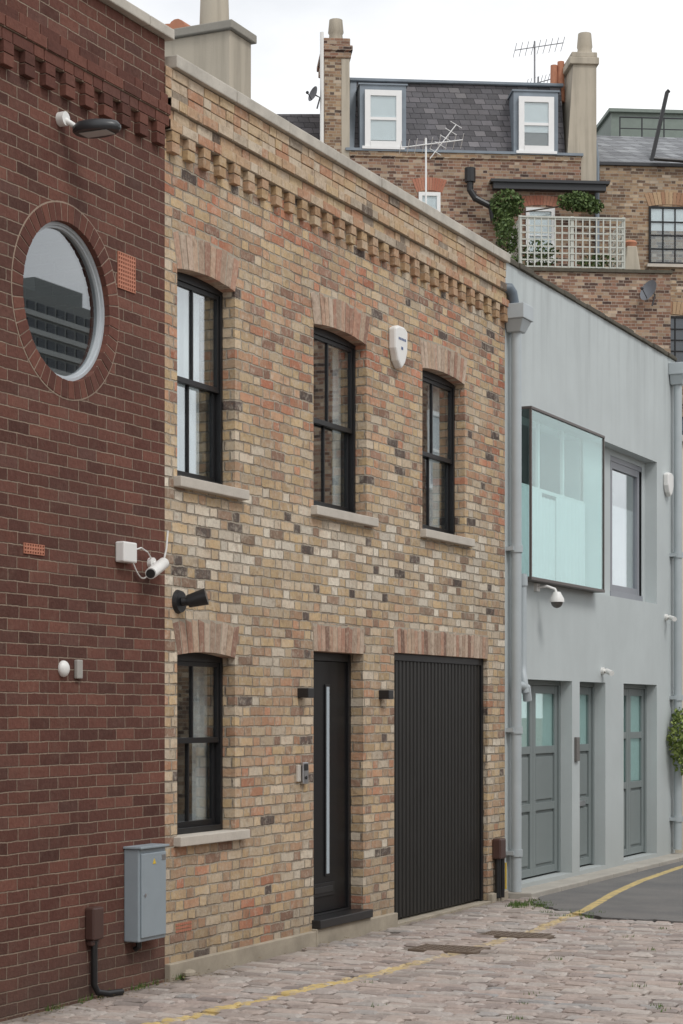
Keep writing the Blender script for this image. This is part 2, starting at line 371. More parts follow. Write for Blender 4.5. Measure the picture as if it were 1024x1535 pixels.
# front door
d=empty("front_door",parent=house); b=MB()
dx=-.13
b.box(dx-.06,dx+.02,14.222,14.27,.13,2.318); b.box(dx-.06,dx+.02,15.12,15.168,.13,2.318); b.box(dx-.06,dx+.019,14.27,15.12,2.25,2.318)
b.box(dx-.06,dx+.03,14.27,15.12,.13,.20); b.obj("door_frame",black,d,.003)
MB().box(dx-.05,dx,14.273,15.117,.205,2.247).obj("door_leaf",blackdoor,d,.002)
box("threshold_step",-.1,.075,14.19,15.21,.117,.185,blackpl,d,.006)
MB().box(dx-.01,dx+.010,14.69,14.78,.49,2.06).obj("glazed_strip_trim",black,d,.002)
MB().box(dx-.0,dx+.0135,14.71,14.76,.51,2.04).obj("glazed_strip",handlem,d,.002)
b=MB(); b.box(dx,dx+.012,14.42,14.86,.33,.44); b.obj("letter_plate",black,d,.003)
MB().box(dx+.012,dx+.018,14.47,14.81,.36,.41).obj("letter_flap",plain("flap_grey",(.05,.05,.052),.3,metal=.6),d,.002)
b=MB(); b.tube([(dx,14.36,1.17),(dx+.03,14.36,1.17)],.02); b.obj("door_lock",steel,d)
# garage door
d=empty("garage_door",parent=house); gx=-.07
b=MB(); b.box(gx-.06,gx+.03,15.822,15.875,.006,2.348); b.box(gx-.06,gx+.03,18.025,18.078,.006,2.348); b.box(gx-.06,gx+.029,15.875,18.025,2.285,2.348); b.obj("garage_frame",black,d,.003)
b=MB(); y=15.878
while y<18.0:
    b.prism([(gx-.03,y+.004),(gx+.004,y+.004),(gx+.018,y+.014),(gx+.018,y+.060),(gx+.004,y+.070),(gx-.03,y+.070)],.03,2.283,'Z')
    y+=.0825
b.obj("garage_boards",garagem,d); box("garage_backing",gx-.06,gx-.02,15.875,18.025,.01,2.285,black,d)
for i,yy in enumerate((13.93,15.49)):
    w=empty("wall_light"); b=MB(); b.box(.0,.095,yy,yy+.105,1.945,2.02); b.obj("lamp_body",blackpl,w,.004)
    MB().box(.02,.08,yy+.015,yy+.09,1.942,1.9455).obj("lamp_lens",white,w)
w=empty("door_intercom"); b=MB(); b.box(0,.035,13.97,14.06,1.27,1.44); b.obj("intercom_body",steel,w,.006)
b=MB(); b.box(.035,.038,13.985,14.045,1.375,1.425); b.tube([(.034,14.015,1.32),(.042,14.015,1.32)],.014,12); b.obj("intercom_buttons",blackpl,w)
b=MB(); b.box(0,.02,13.90,13.955,1.29,1.42); b.obj("key_plate",stone,w,.004)
def shield(y,z,w,h):
    return [(y-w/2,z+h*.42),(y-w*.2,z+h*.5),(y+w*.2,z+h*.5),(y+w/2,z+h*.42),(y+w*.48,z-h*.05),(y+w*.3,z-h*.33),(y,z-h*.5),(y-w*.3,z-h*.33),(y-w*.48,z-h*.05)]
a=empty("alarm_box"); MB().prism(shield(15.82,4.985,.27,.37),0,.075).obj("alarm_shield",white,a,.018)
b=MB()
for i in range(5): b.box(.074,.0768,15.745+i*.033,15.768+i*.033,5.045,5.066)
b.box(.074,.0768,15.80,15.84,4.965,4.99); b.obj("alarm_label",plain("alarm_label_blue",(.06,.10,.22),.5),a)
a=empty("alarm_box"); MB().prism(shield(24.33,4.68,.26,.30),0,.07).obj("alarm_shield",white,a,.018)
b=MB()
for i in range(8):
    for j in range(3): b.box(0,.006,12.03+i*.028,12.048+i*.028,.30+j*.024,.316+j*.024)
b.obj("air_brick",terra,house)
a=empty("spotlight"); b=MB(); b.tube([(0,12.06,2.60),(.03,12.06,2.60)],[.085,.075],16); b.tube([(.03,12.06,2.60),(.09,12.08,2.60),(.11,12.1,2.61)],.03,12)
b.tube([(.08,12.06,2.60),(.2,12.11,2.635)],[.045,.06],16); b.obj("spotlight_body",blackpl,a,smooth=True)

# ================================================================== BROWN HOUSE
bh=empty("brown_brick_house")
bw=box("brown_wall",-.33,0,3.5,Y0-.002,-.1,6.45,brown_brick,bh)
c=MB(); CY,CZ=10.66,4.425; c.prism([(CY+.5*math.cos(2*math.pi*i/64),CZ+.5*math.sin(2*math.pi*i/64)) for i in range(64)],-.6,.3); cut(bw,c)
b=MB(); b.box(-9,-.331,3.5,3.7,-.1,6.45); b.box(-9,-.331,Y0-.2,Y0-.002,-.1,6.45); b.box(-9,-8.8,3.7,Y0-.2,-.1,6.4); b.obj("side_walls",brown_brick,bh)
box("flat_roof",-8.8,-.331,3.7,Y0-.2,6.0,6.1,lead,bh)
b=MB(); b.box(-8.8,-.34,3.7,Y0-.2,2.8,2.95); b.box(-3.1,-3.0,3.7,Y0-.2,2.95,6.0); b.obj("interior_walls",darkroom,bh)
b=MB(); yy=3.5
while yy<Y0+.05:
    e=min(yy+.9,Y0+.05); b.box(-.42,.055,yy,e-.006,6.452,6.525); yy=e
b.obj("parapet_coping",coping,bh,.008)
u=MB();k=MB()
course(u,k,5.995,6.07,3.5,Y0-.006,.028,jit=.002)
course(u,k,5.92,5.995,3.5,Y0-.006,.052,jit=.002); course(u,k,5.845,5.92,3.5,Y0-.006,.040,jit=.002)
y=3.6
while y<Y0-.1:
    for zz in (5.77,5.695): u.box(-.03,.046,y,y+.106,zz+.004,zz+.072)
    k.box(-.05,.036,y+.006,y+.10,5.70,5.845); y+=.225
u.obj("cornice_bricks",bunit,bh,.003); k.obj("cornice_mortar",bmortar,bh)
u=MB();n=48
for i in range(n):
    a0=2*math.pi*(i+.06)/n;a1=2*math.pi*(i+.94)/n; r0,r1=.499,.612
    u.prism([(CY+r0*math.cos(a0),CZ+r0*math.sin(a0)),(CY+r0*math.cos(a1),CZ+r0*math.sin(a1)),(CY+r1*math.cos(a1),CZ+r1*math.sin(a1)),(CY+r1*math.cos(a0),CZ+r1*math.sin(a0))],-.12,.006+U(-.0015,.0015))
u.obj("porthole_brick_ring",bunit,bh,.002)
def ringm(mb,r0,r1,x0,x1,n=64,cy=CY,cz=CZ):
    vs=[];fs=[]
    for i in range(n):
        w=2*math.pi*i/n; c_,s_=math.cos(w),math.sin(w)
        vs+=[(x0,cy+r0*c_,cz+r0*s_),(x0,cy+r1*c_,cz+r1*s_),(x1,cy+r1*c_,cz+r1*s_),(x1,cy+r0*c_,cz+r0*s_)]
    for i in range(n):
        j=(i+1)%n
        for q in range(4): fs.append((4*i+q,4*i+(q+1)%4,4*j+(q+1)%4,4*j+q))
    mb.add(vs,fs)
m=MB(); ringm(m,.5005,.622,-.04,.002); m.obj("porthole_mortar_ring",bmortar,bh)
m=MB(); ringm(m,.478,.498,-.10,-.035); ringm(m,.462,.479,-.09,-.050); m.obj("porthole_frame",plain("porthole_frame_paint",(.45,.48,.50),.4),bh,smooth=True)
MB().prism([(CY+.47*math.cos(2*math.pi*i/48),CZ+.47*math.sin(2*math.pi*i/48)) for i in range(48)],-.078,-.070).obj("porthole_glass",glassdark,bh)
def vent(y0,y1,z0,z1,ny,nz):
    e=empty("air_brick"); wl=MB().box(-.02,.008,y0,y1,z0,z1).obj("vent_block",terra,e)
    c=MB(); sy=(y1-y0)/ny; sz=(z1-z0)/nz
    for i in range(ny):
        for j in range(nz): c.box(-.012,.05,y0+sy*(i+.22),y0+sy*(i+.78),z0+sz*(j+.2),z0+sz*(j+.8))
    cut(wl,c); return e
vent(11.26,11.48,4.63,4.87,8,9); vent(10.17,10.39,2.80,2.865,8,3)
a=empty("floodlight"); b=MB(); b.tube([(0,10.57,5.55),(.05,10.57,5.55)],.045,14); b.tube([(.03,10.57,5.55),(.10,10.60,5.50),(.13,10.62,5.50)],.018,10); b.obj("bracket",white,a,smooth=True)
b=MB(); n=20
for zt,sc in ((5.455,.92),(5.468,1.),(5.49,1.),(5.515,.86),(5.53,.5)):
    for i in range(n):
        w=2*math.pi*i/n
        b.v.append((.235+.165*sc*math.cos(w),10.64+.11*sc*math.sin(w)*(1-.25*math.cos(w)),zt))
for j in range(4):
    for i in range(n): b.f.append((j*n+i,j*n+(i+1)%n,(j+1)*n+(i+1)%n,(j+1)*n+i))
b.f.append(tuple(range(n))[::-1]); b.f.append(tuple(range(4*n,5*n))); b.obj("lamp_head",plain("floodlight_grey",(.035,.037,.04),.35),a,smooth=True)
MB().box(.13,.33,10.585,10.695,5.450,5.4545).obj("led_panel",plain("led_panel",(.45,.46,.45),.3),a,.002)
a=empty("security_camera"); b=MB(); b.box(0,.07,11.23,11.40,2.82,2.955); b.obj("junction_box",white,a,.01)
b=MB(); b.tube([(0,11.68,2.84),(.03,11.68,2.84)],.04,14); b.tube([(.03,11.68,2.84),(.07,11.68,2.82)],.018,10)
b.tube([(.13,11.47,2.755),(.115,11.52,2.768),(.06,11.76,2.845),(.05,11.785,2.855)],[.038,.04,.04,.03],16)
b.tube([(.0,11.86,2.86),(.01,11.885,2.96),(.012,11.90,3.08)],.007,8); b.obj("camera_body",white,a,smooth=True)
MB().tube([(.133,11.462,2.752),(.128,11.475,2.757)],.031,16).obj("camera_lens",blackpl,a)
pts=[(.03,11.40,2.88)]+[(.02+.01*math.sin(t),11.40+.26*t,2.86-.13*math.sin(math.pi*t*.9)) for t in [i/14 for i in range(15)]]
b=MB(); b.tube(pts,.005,6); b.tube([(.05,11.4,2.91),(.05,11.48,2.93),(.03,11.6,2.91),(.02,11.68,2.86)],.005,6); b.obj("camera_cable",white,a)
a=empty("doorbell_light"); b=MB(); b.sphere((.01,10.60,2.105),.05,.7,1,1.05); b.obj("lamp_dome",white,a,smooth=True)
MB().box(0,.028,10.735,10.80,2.045,2.165).obj("sensor_plate",plain("sensor_grey",(.36,.34,.31),.5),a,.006)
a=empty("meter_cabinet"); MB().box(0,.115,11.34,11.695,.31,.925).obj("cabinet_body",cabm,a,.008)
MB().box(.115,.128,11.36,11.68,.335,.895).obj("cabinet_door",cabm,a,.006)
b=MB(); b.box(0,.14,11.33,11.705,.926,.942); b.obj("cabinet_lid",cabm,a,.004)
b=MB(); b.tube([(.127,11.40,.62),(.134,11.40,.62)],.012,12); b.box(.127,.131,11.62,11.665,.84,.875); b.obj("cabinet_lock",steel,a)
MB().prism([(11.50,.82),(11.54,.82),(11.52,.855)],.1275,.131).obj("warning_sticker",plain("sticker_yellow",(.65,.45,.04),.5),a)
b=MB(); b.tube([(.05,11.45,.32),(.05,11.45,.27),(.02,11.45,.25)],.02,8); b.obj("cable_gland",blackpl,a)
a=empty("utility_pipe"); b=MB(); b.box(0,.07,10.86,10.985,.37,.58); b.box(0,.05,10.875,10.97,.33,.37); b.obj("pipe_cover",brownpl,a,.012)
b=MB(); b.tube([(.035,10.92,.36),(.035,10.92,.08),(.05,10.94,.03),(.09,11.0,.016),(.12,11.12,.014)],.022,12); b.obj("black_pipe",blackpl,a,smooth=True)
a=empty("utility_pipe"); b=MB(); b.box(0,.09,18.20,18.36,.40,.60); b.obj("pipe_cover",brownpl,a,.015)
b=MB(); b.tube([(.045,18.25,.40),(.045,18.25,.02)],.03,10); b.tube([(.06,18.33,.42),(.06,18.33,.02)],.022,10); b.obj("black_pipe",blackpl,a,smooth=True)
MB().tube([(.092,18.34,.36),(.092,18.34,.10)],.009,8).obj("yellow_gas_pipe",plain("gas_yellow",(.6,.42,.05),.5),a)

# ================================================================== PALE GREY RENDERED HOUSE
gh=empty("rendered_house"); YA,YB=18.562,24.76
w=box("rendered_wall",-.33,0,YA,YB,-.1,6.30,bluer,gh)
c=MB(); c.box(-.15,.3,18.97,23.93,3.17,4.92); cut(w,c)
c=MB()
for p,q in ((18.97,20.65),(20.91,21.84),(22.54,23.93)): c.box(-.6,.3,p,q,.09,2.17)
cut(w,c)
c=MB(); c.box(-.6,0,19.0,21.37,3.2,4.89); c.box(-.6,0,22.50,23.80,3.19,4.85); cut(w,c)
b=MB(); b.box(-9,-.331,YA,YA+.2,-.1,6.28); b.box(-9,-.331,YB-.2,YB,-.1,6.28); b.box(-9,-8.8,YA+.2,YB-.2,-.1,6.2); b.obj("side_walls",bluer,gh)
box("flat_roof",-8.8,-.331,YA+.2,YB-.2,5.95,6.05,lead,gh)
b=MB(); b.box(-8.8,-.331,YA+.2,YB-.2,2.75,2.95); b.box(-2.1,-2,YA+.2,YB-.2,0,5.9); b.obj("interior_walls",plain("room_white",(.80,.81,.81),.9),gh)
b=MB(); yy=YA
while yy<YB:
    e=min(yy+U(.2,.5),YB); b.box(-.38,.02+U(0,.02),yy,e,6.301,6.338+U(0,.018)); yy=e
b.obj("weathered_coping",moss,gh,.006)
bay=empty("projecting_window",parent=gh); px=.13; t=.024
b=MB()
for yy in (18.975,21.40-t):
    b.box(px-t,px,yy,yy+t,3.20,4.89); b.box(-.14,-.14+t,yy,yy+t,3.20,4.89)
b.box(-.14,px+.004,18.972,21.402,3.168,3.20); b.box(-.14,px+.004,18.972,21.402,4.89,4.918)
b.obj("bay_frame",bronze,bay,.003)
b=MB(); b.box(px-.016,px-.010,19.0,21.375,3.2,4.89); b.box(-.11,px-.03,18.98,18.986,3.2,4.89); b.box(-.11,px-.03,21.388,21.394,3.2,4.89); b.obj("bay_glass",glassbay,bay)
b=MB(); wavy(b,-.06,19.04,19.85,3.2,4.15,.022,.13); wavy(b,-.06,20.35,21.30,3.2,4.15,.022,.13); wavy(b,-.09,19.85,20.35,3.2,4.1,.02,.12); b.obj("sheer_curtains",curtain,bay)
b=MB(); b.box(-.14,-.11,19.86,19.91,4.16,4.89); b.box(-.14,-.11,20.66,20.71,4.16,4.89); b.box(-.14,-.10,19.01,21.36,4.15,4.19); b.obj("inner_mullions",whitep,bay)
b=MB(); xw=-.17
b.box(xw-.06,xw+.012,22.42,22.49,3.19,4.87); b.box(xw-.06,xw+.012,23.80,23.87,3.19,4.87); b.box(xw-.06,xw+.011,22.49,23.80,4.79,4.87); b.box(xw-.06,xw+.03,22.49,23.80,3.172,3.26)
b.box(xw-.05,xw+.005,22.56,22.63,3.26,4.79); b.box(xw-.05,xw+.005,23.66,23.73,3.26,4.79); b.box(xw-.05,xw+.004,22.63,23.66,4.71,4.79); b.box(xw-.05,xw+.004,22.63,23.66,3.26,3.34)
b.obj("casement_frame",greyframe,gh,.003)
MB().box(xw-.03,xw-.024,22.5,23.8,3.3,4.75).obj("casement_glass",glass,gh)
b=MB(); wavy(b,-.25,22.5,23.8,3.2,4.30,.02,.12); b.obj("casement_curtain",curtain,gh)
blindm=plain("frosted_blind",(.66,.70,.68),.7)
def pdoor(name,y0,y1,cols,rows,parent,x=-.15,zt=2.17,zb=.09):
    e=empty(name,parent=parent); b=MB(); gl=MB(); fr=.05
    b.box(x-.06,x+.02,y0+.002,y0+fr,zb+.01,zt-.002); b.box(x-.06,x+.02,y1-fr,y1-.002,zb+.01,zt-.002); b.box(x-.06,x+.019,y0+fr,y1-fr,zt-fr,zt-.002)
    Y_0,Y_1,Z0,Z1=y0+fr+.004,y1-fr-.004,zb+.02,zt-fr-.004
    cw=(Y_1-Y_0)/cols; st=.085
    for c_ in range(cols):
        a0=Y_0+cw*c_+.003; a1=Y_0+cw*(c_+1)-.003
        b.box(x-.045,x,a0,a0+st,Z0,Z1); b.box(x-.045,x,a1-st,a1,Z0,Z1)
        zz=Z0
        for (r,kind) in rows:
            z1_=Z0+(Z1-Z0)*r
            b.box(x-.045,x-.001,a0+st,a1-st,zz,zz+.08)
            if kind=='g': gl.box(x-.024,x-.018,a0+st,a1-st,zz+.08,z1_)
            else:
                b.box(x-.04,x-.026,a0+st,a1-st,zz+.08,z1_); b.box(x-.026,x-.010,a0+st+.035,a1-st-.035,zz+.115,z1_-.035)
            zz=z1_
        b.box(x-.045,x-.0015,a0+st,a1-st,Z1-.085,Z1+.0005)
    b.obj("door_joinery",greydoor,e,.003); gl.obj("door_glass",glassbay,e)
    bk=MB(); bk.box(x-.036,x-.032,y0+.05,y1-.05,1.0,zt-.05); bk.obj("door_blind",blindm,e)
    return e
pdoor("garage_doors",18.97,20.65,2,[(.34,'p'),(.64,'p'),(1.,'g')],gh)
pdoor("entrance_door",20.91,21.84,1,[(.34,'p'),(.64,'p'),(1.,'g')],gh)
pdoor("side_door",22.54,23.93,2,[(.40,'p'),(.70,'g'),(1.,'g')],gh)
b=MB(); b.box(-.151,-.14,21.30,21.55,.78,.84); b.obj("letter_plate",steel,gh,.003)
b=MB()
for z in (.5,1.1,1.75): b.box(-.15,-.115,18.99,19.03,z,z+.09)
b.obj("door_hinges",pipeg,gh,.004)
a=empty("door_intercom"); MB().box(0,.03,20.72,20.83,1.30,1.56).obj("intercom_plate",plain("intercom_bronze",(.14,.13,.12),.4),a,.004)
a=empty("downpipe")
def downpipe(yc,zt,zb,par,hop=.13):
    x=.085; r=.052; b=MB(); b.tube([(x,yc,zt),(x,yc,zb+.12),(x+.0,yc,zb)],r,18)
    for z in (zt-2.2,zt-4.0,zb+.35): b.tube([(x,yc,z),(x,yc,z+.07)],r+.012,18); b.box(0,x,yc-.085,yc+.085,z+.015,z+.055)
    b.obj("pipe",pipeg,par,smooth=True)
    h=MB(); h.hexa([(0.01,yc-.08,zt-.02),(.15,yc-.08,zt-.02),(.15,yc+.08,zt-.02),(.01,yc+.08,zt-.02),(0.01,yc-hop,zt+.10),(.20,yc-hop,zt+.10),(.20,yc+hop,zt+.10),(.01,yc+hop,zt+.10)])
    h.box(.0,.215,yc-hop-.015,yc+hop+.015,zt+.10,zt+.25); h.obj("hopper_head",pipeg,par,.008)
downpipe(18.66,5.62,.05,a)
b=MB(); b.tube([(.02,18.50,6.02),(.06,18.52,6.02),(.075,18.56,5.98),(.08,18.60,5.88)],.055,12); b.obj("lead_outlet",plain("outlet_lead",(.12,.15,.18),.5),a,smooth=True)
b=MB(); b.tube([(.08,18.86,3.22),(.08,18.86,2.32),(.09,18.83,2.22),(.12,18.78,2.15),(.13,18.80,2.03)],.04,12); b.tube([(.085,18.66,2.10),(.10,18.72,2.10),(.13,18.82,2.08),(.13,18.86,1.95)],.045,12)
b.tube([(.08,18.86,3.10),(.08,18.86,3.2)],.05,12); b.obj("branch_pipe",pipeg,a,smooth=True)
a=empty("downpipe"); downpipe(24.58,5.98,.1,a,hop=.12)
a=empty("dome_camera"); b=MB(); b.box(0,.03,19.42,19.52,3.08,3.16); b.tube([(.02,19.47,3.12),(.12,19.48,3.13),(.2,19.5,3.1),(.22,19.5,3.05)],.014,10); b.tube([(.22,19.5,3.07),(.22,19.5,3.0),(.22,19.5,2.965)],[.035,.075,.078],18); b.obj("dome_bracket",white,a,smooth=True)
b=MB(); b.sphere((.22,19.5,2.965),.062); b.obj("dome_glass",plain("smoked_dome",(.12,.11,.10),.15),a,smooth=True)
for yy,zz in ((24.30,3.02),(21.70,2.30)):
    a=empty("security_camera"); b=MB(); b.tube([(0,yy,zz),(.03,yy,zz)],.04,12); b.tube([(.03,yy,zz),(.09,yy-.03,zz-.01)],.014,8); b.tube([(.05,yy+.03,zz+.0),(.15,yy-.1,zz-.03)],.03,12); b.obj("camera_body",white,a,smooth=True)

# cream house beyond
ch=empty("cream_house"); box("cream_wall",-8,0.0,24.78,40,-.1,5.30,creamr,ch); box("cream_coping",-8.05,.05,24.79,40.05,5.302,5.38,coping,ch)
b=MB()
for k_ in range(4): b.box(.001,.03,26+k_*3.4,27.4+k_*3.4,.1,2.2); b.box(.001,.03,26+k_*3.4,27.2+k_*3.4,3.2,4.5)
b.obj("cream_joinery",greydoor,ch)
sh=empty("climbing_shrub"); b=MB()
for cc,rr,n_ in (((.15,24.46,1.52),(.17,.20,.25),480),((.18,24.52,1.27),(.16,.20,.22),360),((.14,24.60,1.78),(.14,.18,.16),220),((.26,24.72,1.45),(.2,.2,.32),300)): leaves(b,cc,rr,n_,.030,.15)
b.obj("shrub_leaves",leafl,sh)
b=MB(); b.tube([(.20,24.80,0),(.20,24.74,.8),(.19,24.62,1.3),(.17,24.6,1.7)],[.022,.018,.014,.008],8); b.tube([(.20,24.74,.8),(.2,24.55,1.2)],[.014,.006],6); b.obj("shrub_stem",bark,sh)

cs=empty("chimney_stack"); MB().box(-2.5,-1.71,16.0,16.42,5.9,8.05).obj("stack",chimr,cs,.01)
MB().box(-2.55,-1.67,15.96,16.46,8.05,8.13).obj("cap_slab",concrete("chimney_cap",(.32,.30,.26)),cs,.01)
b=MB(); b.tube([(-1.98,16.2,8.13),(-1.98,16.2,8.75)],[.14,.12],18); b.obj("chimney_pot",chimr,cs,smooth=True)
b=MB(); b.tube([(-2.30,16.05,8.16),(-2.30,16.4,8.16)],.09,14); b.tube([(-2.45,16.2,8.13),(-2.45,16.2,8.24)],.10,14); b.obj("clay_tiles",orange,cs,smooth=True)

# ================================================================== BACKGROUND TERRACE (own axes)
TH=math.radians(30.08); LOC=(6.9-50*.4239,50*.9057,0)
def bgE(name): return empty(name,LOC,TH)
T=bgE("terraced_house")
MB().box(.2,6.1,0,.4,0,15.93).obj("main_wall",farbrick,T)
MB().box(.2,6.1,.401,9,0,15.9).obj("house_body",farbrick,T)
MB().box(.1,6.15,-.06,.42,15.935,16.0).obj("parapet_lead",lead,T)
ZM=17.95
b=MB(); b.hexa([(.2,.25,15.95),(5.75,.25,15.95),(5.75,8,15.95),(.2,8,15.95),(.32,.85,ZM),(5.75,.85,ZM),(5.75,7.5,ZM),(.32,7.5,ZM)]); b.obj("mansard_roof",slate,T)
b=MB(); b.box(.28,5.8,.75,7.6,ZM,ZM+.06); b.tube([(.28,.80,ZM+.03),(5.8,.80,ZM+.03)],.05,8); b.obj("mansard_ridge",lead,T)
b=MB(); b.hexa([(.18,.22,16.0),(.34,.22,16.0),(.34,.4,16.0),(.18,.4,16.0),(.30,.82,ZM+.02),(.46,.82,ZM+.02),(.46,1,ZM+.02),(.30,1,ZM+.02)]); b.obj("mansard_hip",lead,T)
def bwin(par,x0,x1,z0,z1,y=0.,nx=1,nz=2,fm=whitep,fr=.07,bar=.03,blind=0.):
    b=MB(); b.box(x0,x0+fr,y-.05,y+.02,z0,z1); b.box(x1-fr,x1,y-.05,y+.02,z0,z1); b.box(x0+fr,x1-fr,y-.049,y+.02,z1-fr,z1); b.box(x0+fr,x1-fr,y-.07,y+.02,z0,z0+fr)
    for i in range(1,nx): xx=x0+fr+(x1-x0-2*fr)*i/nx; b.box(xx-bar/2,xx+bar/2,y-.035,y+.01,z0+fr,z1-fr)
    for i in range(1,nz): zz=z0+fr+(z1-z0-2*fr)*i/nz; b.box(x0+fr,x1-fr,y-.04,y+.01,zz-bar/2,zz+bar/2)
    b.obj("window_frame",fm,par); MB().box(x0+fr,x1-fr,y-.012,y-.006,z0+fr,z1-fr).obj("window_glass",farglass if not blind else glass,par)
    if blind: MB().box(x0+fr,x1-fr,y-.004,y+.02,z0+fr+(z1-z0)*(1-blind),z1-fr).obj("window_blind",curtain,par)
for (x0,x1,z0,z1) in ((.47,1.64,16.0,17.62),(4.38,5.52,15.98,17.56)):
    b=MB(); b.box(x0,x0+.14,.05,1.2,z0,z1); b.box(x1-.14,x1,.05,1.2,z0,z1); b.box(x0+.14,x1-.14,.051,1.2,z1-.14,z1); b.box(x0+.14,x1-.14,.10,1.2,z0+.02,z1-.14); b.box(x0-.04,x1+.04,.02,1.3,z1,z1+.04); b.obj("dormer",lead,T)
    MB().box(x0+.141,x1-.141,.02,.095,z0+.03,z1-.141).obj("dormer_sash_back",darkroom,T)
    bwin(T,x0+.12,x1-.12,z0+.04,z1-.15,.0,1,2,fr=.14,bar=.07,blind=.97 if x0<2 else .75)
    box("dormer_sill",x0+.05,x1-.05,-.08,.05,z0-.02,z0+.05,whitep,T)
bwin(T,1.95,2.50,13.3,14.93,-.0,1,2,fr=.09,blind=.6)
u=MB()
def bgarch(mb,x0,x1,z,h=.32,n=12):
    for i in range(n):
        a=(i+.06)/n;b_=(i+.94)/n
        f=lambda t,hh,s_:(x0-s_+(x1-x0+2*s_)*t, z+hh+.1*4*t*(1-t)*.6)
        mb.prism([f(a,0,0),f(b_,0,0),f(b_,h,.12),f(a,h,.12)],-.012,.0,'Y')
bgarch(u,1.9,2.55,14.93); bgarch(u,4.6,5.5,14.62,.24)
u.obj("window_arches",unit_mat("rubbed_brick",[(0,(.38,.15,.10)),(1,(.45,.22,.15))]),T)
bwin(T,4.68,5.42,13.2,14.60,-.0,1,2,fr=.09,blind=.9)
MB().box(3.82,6.7,-.22,-.002,15.02,15.18).box(3.75,6.78,-.28,-.003,15.18,15.25).obj("bay_roof",darklead,T)
b=MB(); b.tube([(3.22,-.25,15.42),(3.22,-.25,14.95),(3.35,-.25,14.75),(3.75,-.25,14.55),(3.82,-.25,14.2)],.085,10); b.tube([(3.22,-.25,15.15),(3.22,-.25,15.5)],.14,10); b.obj("boiler_flue",blackpl,T)
b=MB(); b.box(.2,6.1,-.03,-.002,15.80,15.93); b.obj("parapet_band",farbrick2,T)
def antenna(name,x,z0,z1,y,span=.9,m=whitep,yagi=True):
    e=bgE(name); b=MB(); b.tube([(x,y,z0),(x,y,z1)],.025,6)
    b.tube([(x-span*.7,y,z1-.25),(x+span,y-.1,z1-.05)],.014,5)
    for i in range(9): t_=i/8; xx=x-span*.7+span*1.7*t_; zz=z1-.25+.2*t_; b.tube([(xx,y-.28,zz+.1),(xx,y+.28,zz-.1)],.008,4)
    if yagi:
        b.tube([(x+.1,y,z1-.5),(x+.75,y,z1+.35)],.012,5); [b.tube([(x+.1+.65*t_-.14,y,z1-.5+.85*t_+.08),(x+.1+.65*t_+.14,y,z1-.5+.85*t_-.08)],.008,4) for t_ in (.2,.4,.6,.8,1.)]
    b.obj("antenna_rods",m,e)
antenna("tv_antenna",1.98,13.9,15.95,-1.2)
antgrey=plain("antenna_grey",(.25,.25,.26),.5)
antenna("tv_antenna",5.28,17.7,19.5,2.,.75,antgrey,yagi=False)
antenna("tv_antenna",5.45,17.7,18.7,2.4,.45,antgrey,yagi=False)
C=bgE("chimney_stack"); MB().box(-.42,.2,.0,1.6,8,18.25).obj("stack",farbrick2,C); b=MB(); b.box(-.46,.24,-.04,1.64,18.25,18.42); b.box(-.50,.28,-.08,1.68,18.42,18.56); b.box(-.45,.22,-.03,1.6,18.56,18.75); b.obj("stack_corbel",farbrick,C,.02)
box("render_band",-.0,.205,-.012,1.58,14,18.24,chimr,C)
b=MB(); b.tube([(-.1,.5,18.75),(-.1,.5,19.0),(-.1,.5,19.05),(-.1,.5,19.37)],[.2,.17,.2,.17],14); b.obj("chimney_pot",chimr,C,smooth=True)
b=MB(); b.tube([(-.50,-.1,13.5),(-.50,-.1,18.85)],.05,10); b.obj("vent_pipe",white,C,smooth=True)
MB().hexa([(-2.6,.4,14.5),(-.42,.4,14.5),(-.42,5,14.5),(-2.6,5,14.5),(-2.3,1.2,17.15),(-.42,1.2,17.2),(-.42,4,17.2),(-2.3,4,17.15)]).obj("lower_roof",slate,C)
def dish(e,c,r,axis,mat):
    b=MB(); ax=Vector(axis).normalized(); s1=ax.cross(Vector((0,0,1))).normalized(); s2=s1.cross(ax)
    vs=[];n=20
    for j in range(6):
        t_=j/5
        for i in range(n):
            w=2*math.pi*i/n; vs.append(Vector(c)+ (s1*math.cos(w)+s2*math.sin(w))*r*t_ + ax*(r*.35*t_*t_))
    fs=[(j*n+i,j*n+(i+1)%n,(j+1)*n+(i+1)%n,(j+1)*n+i) for j in range(5) for i in range(n)]
    b.add(vs,fs); b.obj("dish",mat,e,smooth=True)
    b=MB(); p=Vector(c); b.tube([p-s2*r*.8+ax*.05,p+ax*r*1.1-s2*r*.2],.012,6); b.tube([p,p-ax*.15,p-ax*.15-s2*.3],.02,6); b.sphere(tuple(p+ax*r*1.1-s2*r*.2),.04); b.obj("dish_arm",darklead,e)
a=bgE("satellite_dish"); dish(a,(-.68,-.2,17.25),.20,(-.9,-.45,.3),plain("dish_grey",(.10,.10,.11),.5))
C=bgE("chimney_stack")
b=MB(); b.hexa([(5.72,.1,15.2),(6.52,.1,15.2),(6.52,1.8,15.2),(5.72,1.8,15.2),(5.92,.1,18.3),(6.52,.1,18.3),(6.52,1.8,18.3),(5.92,1.8,18.3)]); b.obj("stack",chimr,C)
b=MB(); b.box(5.82,6.58,.04,1.86,18.3,18.48); b.box(5.88,6.54,.08,1.8,18.48,18.62); b.obj("stack_corbel",chimr,C,.02)
b=MB(); b.tube([(6.32,.6,18.62),(6.32,.6,18.85),(6.32,.6,18.9),(6.32,.6,19.25)],[.22,.18,.2,.17],14); b.obj("chimney_pot",chimr,C,smooth=True)
b=MB()
for i,xx in enumerate((5.60,5.78)): b.tube([(xx,1.0,17.6),(xx,1.0,18.55+.1*i)],[.11,.09],12)
b.obj("clay_pots",orange,C,smooth=True)
E=bgE("terrace_extension")
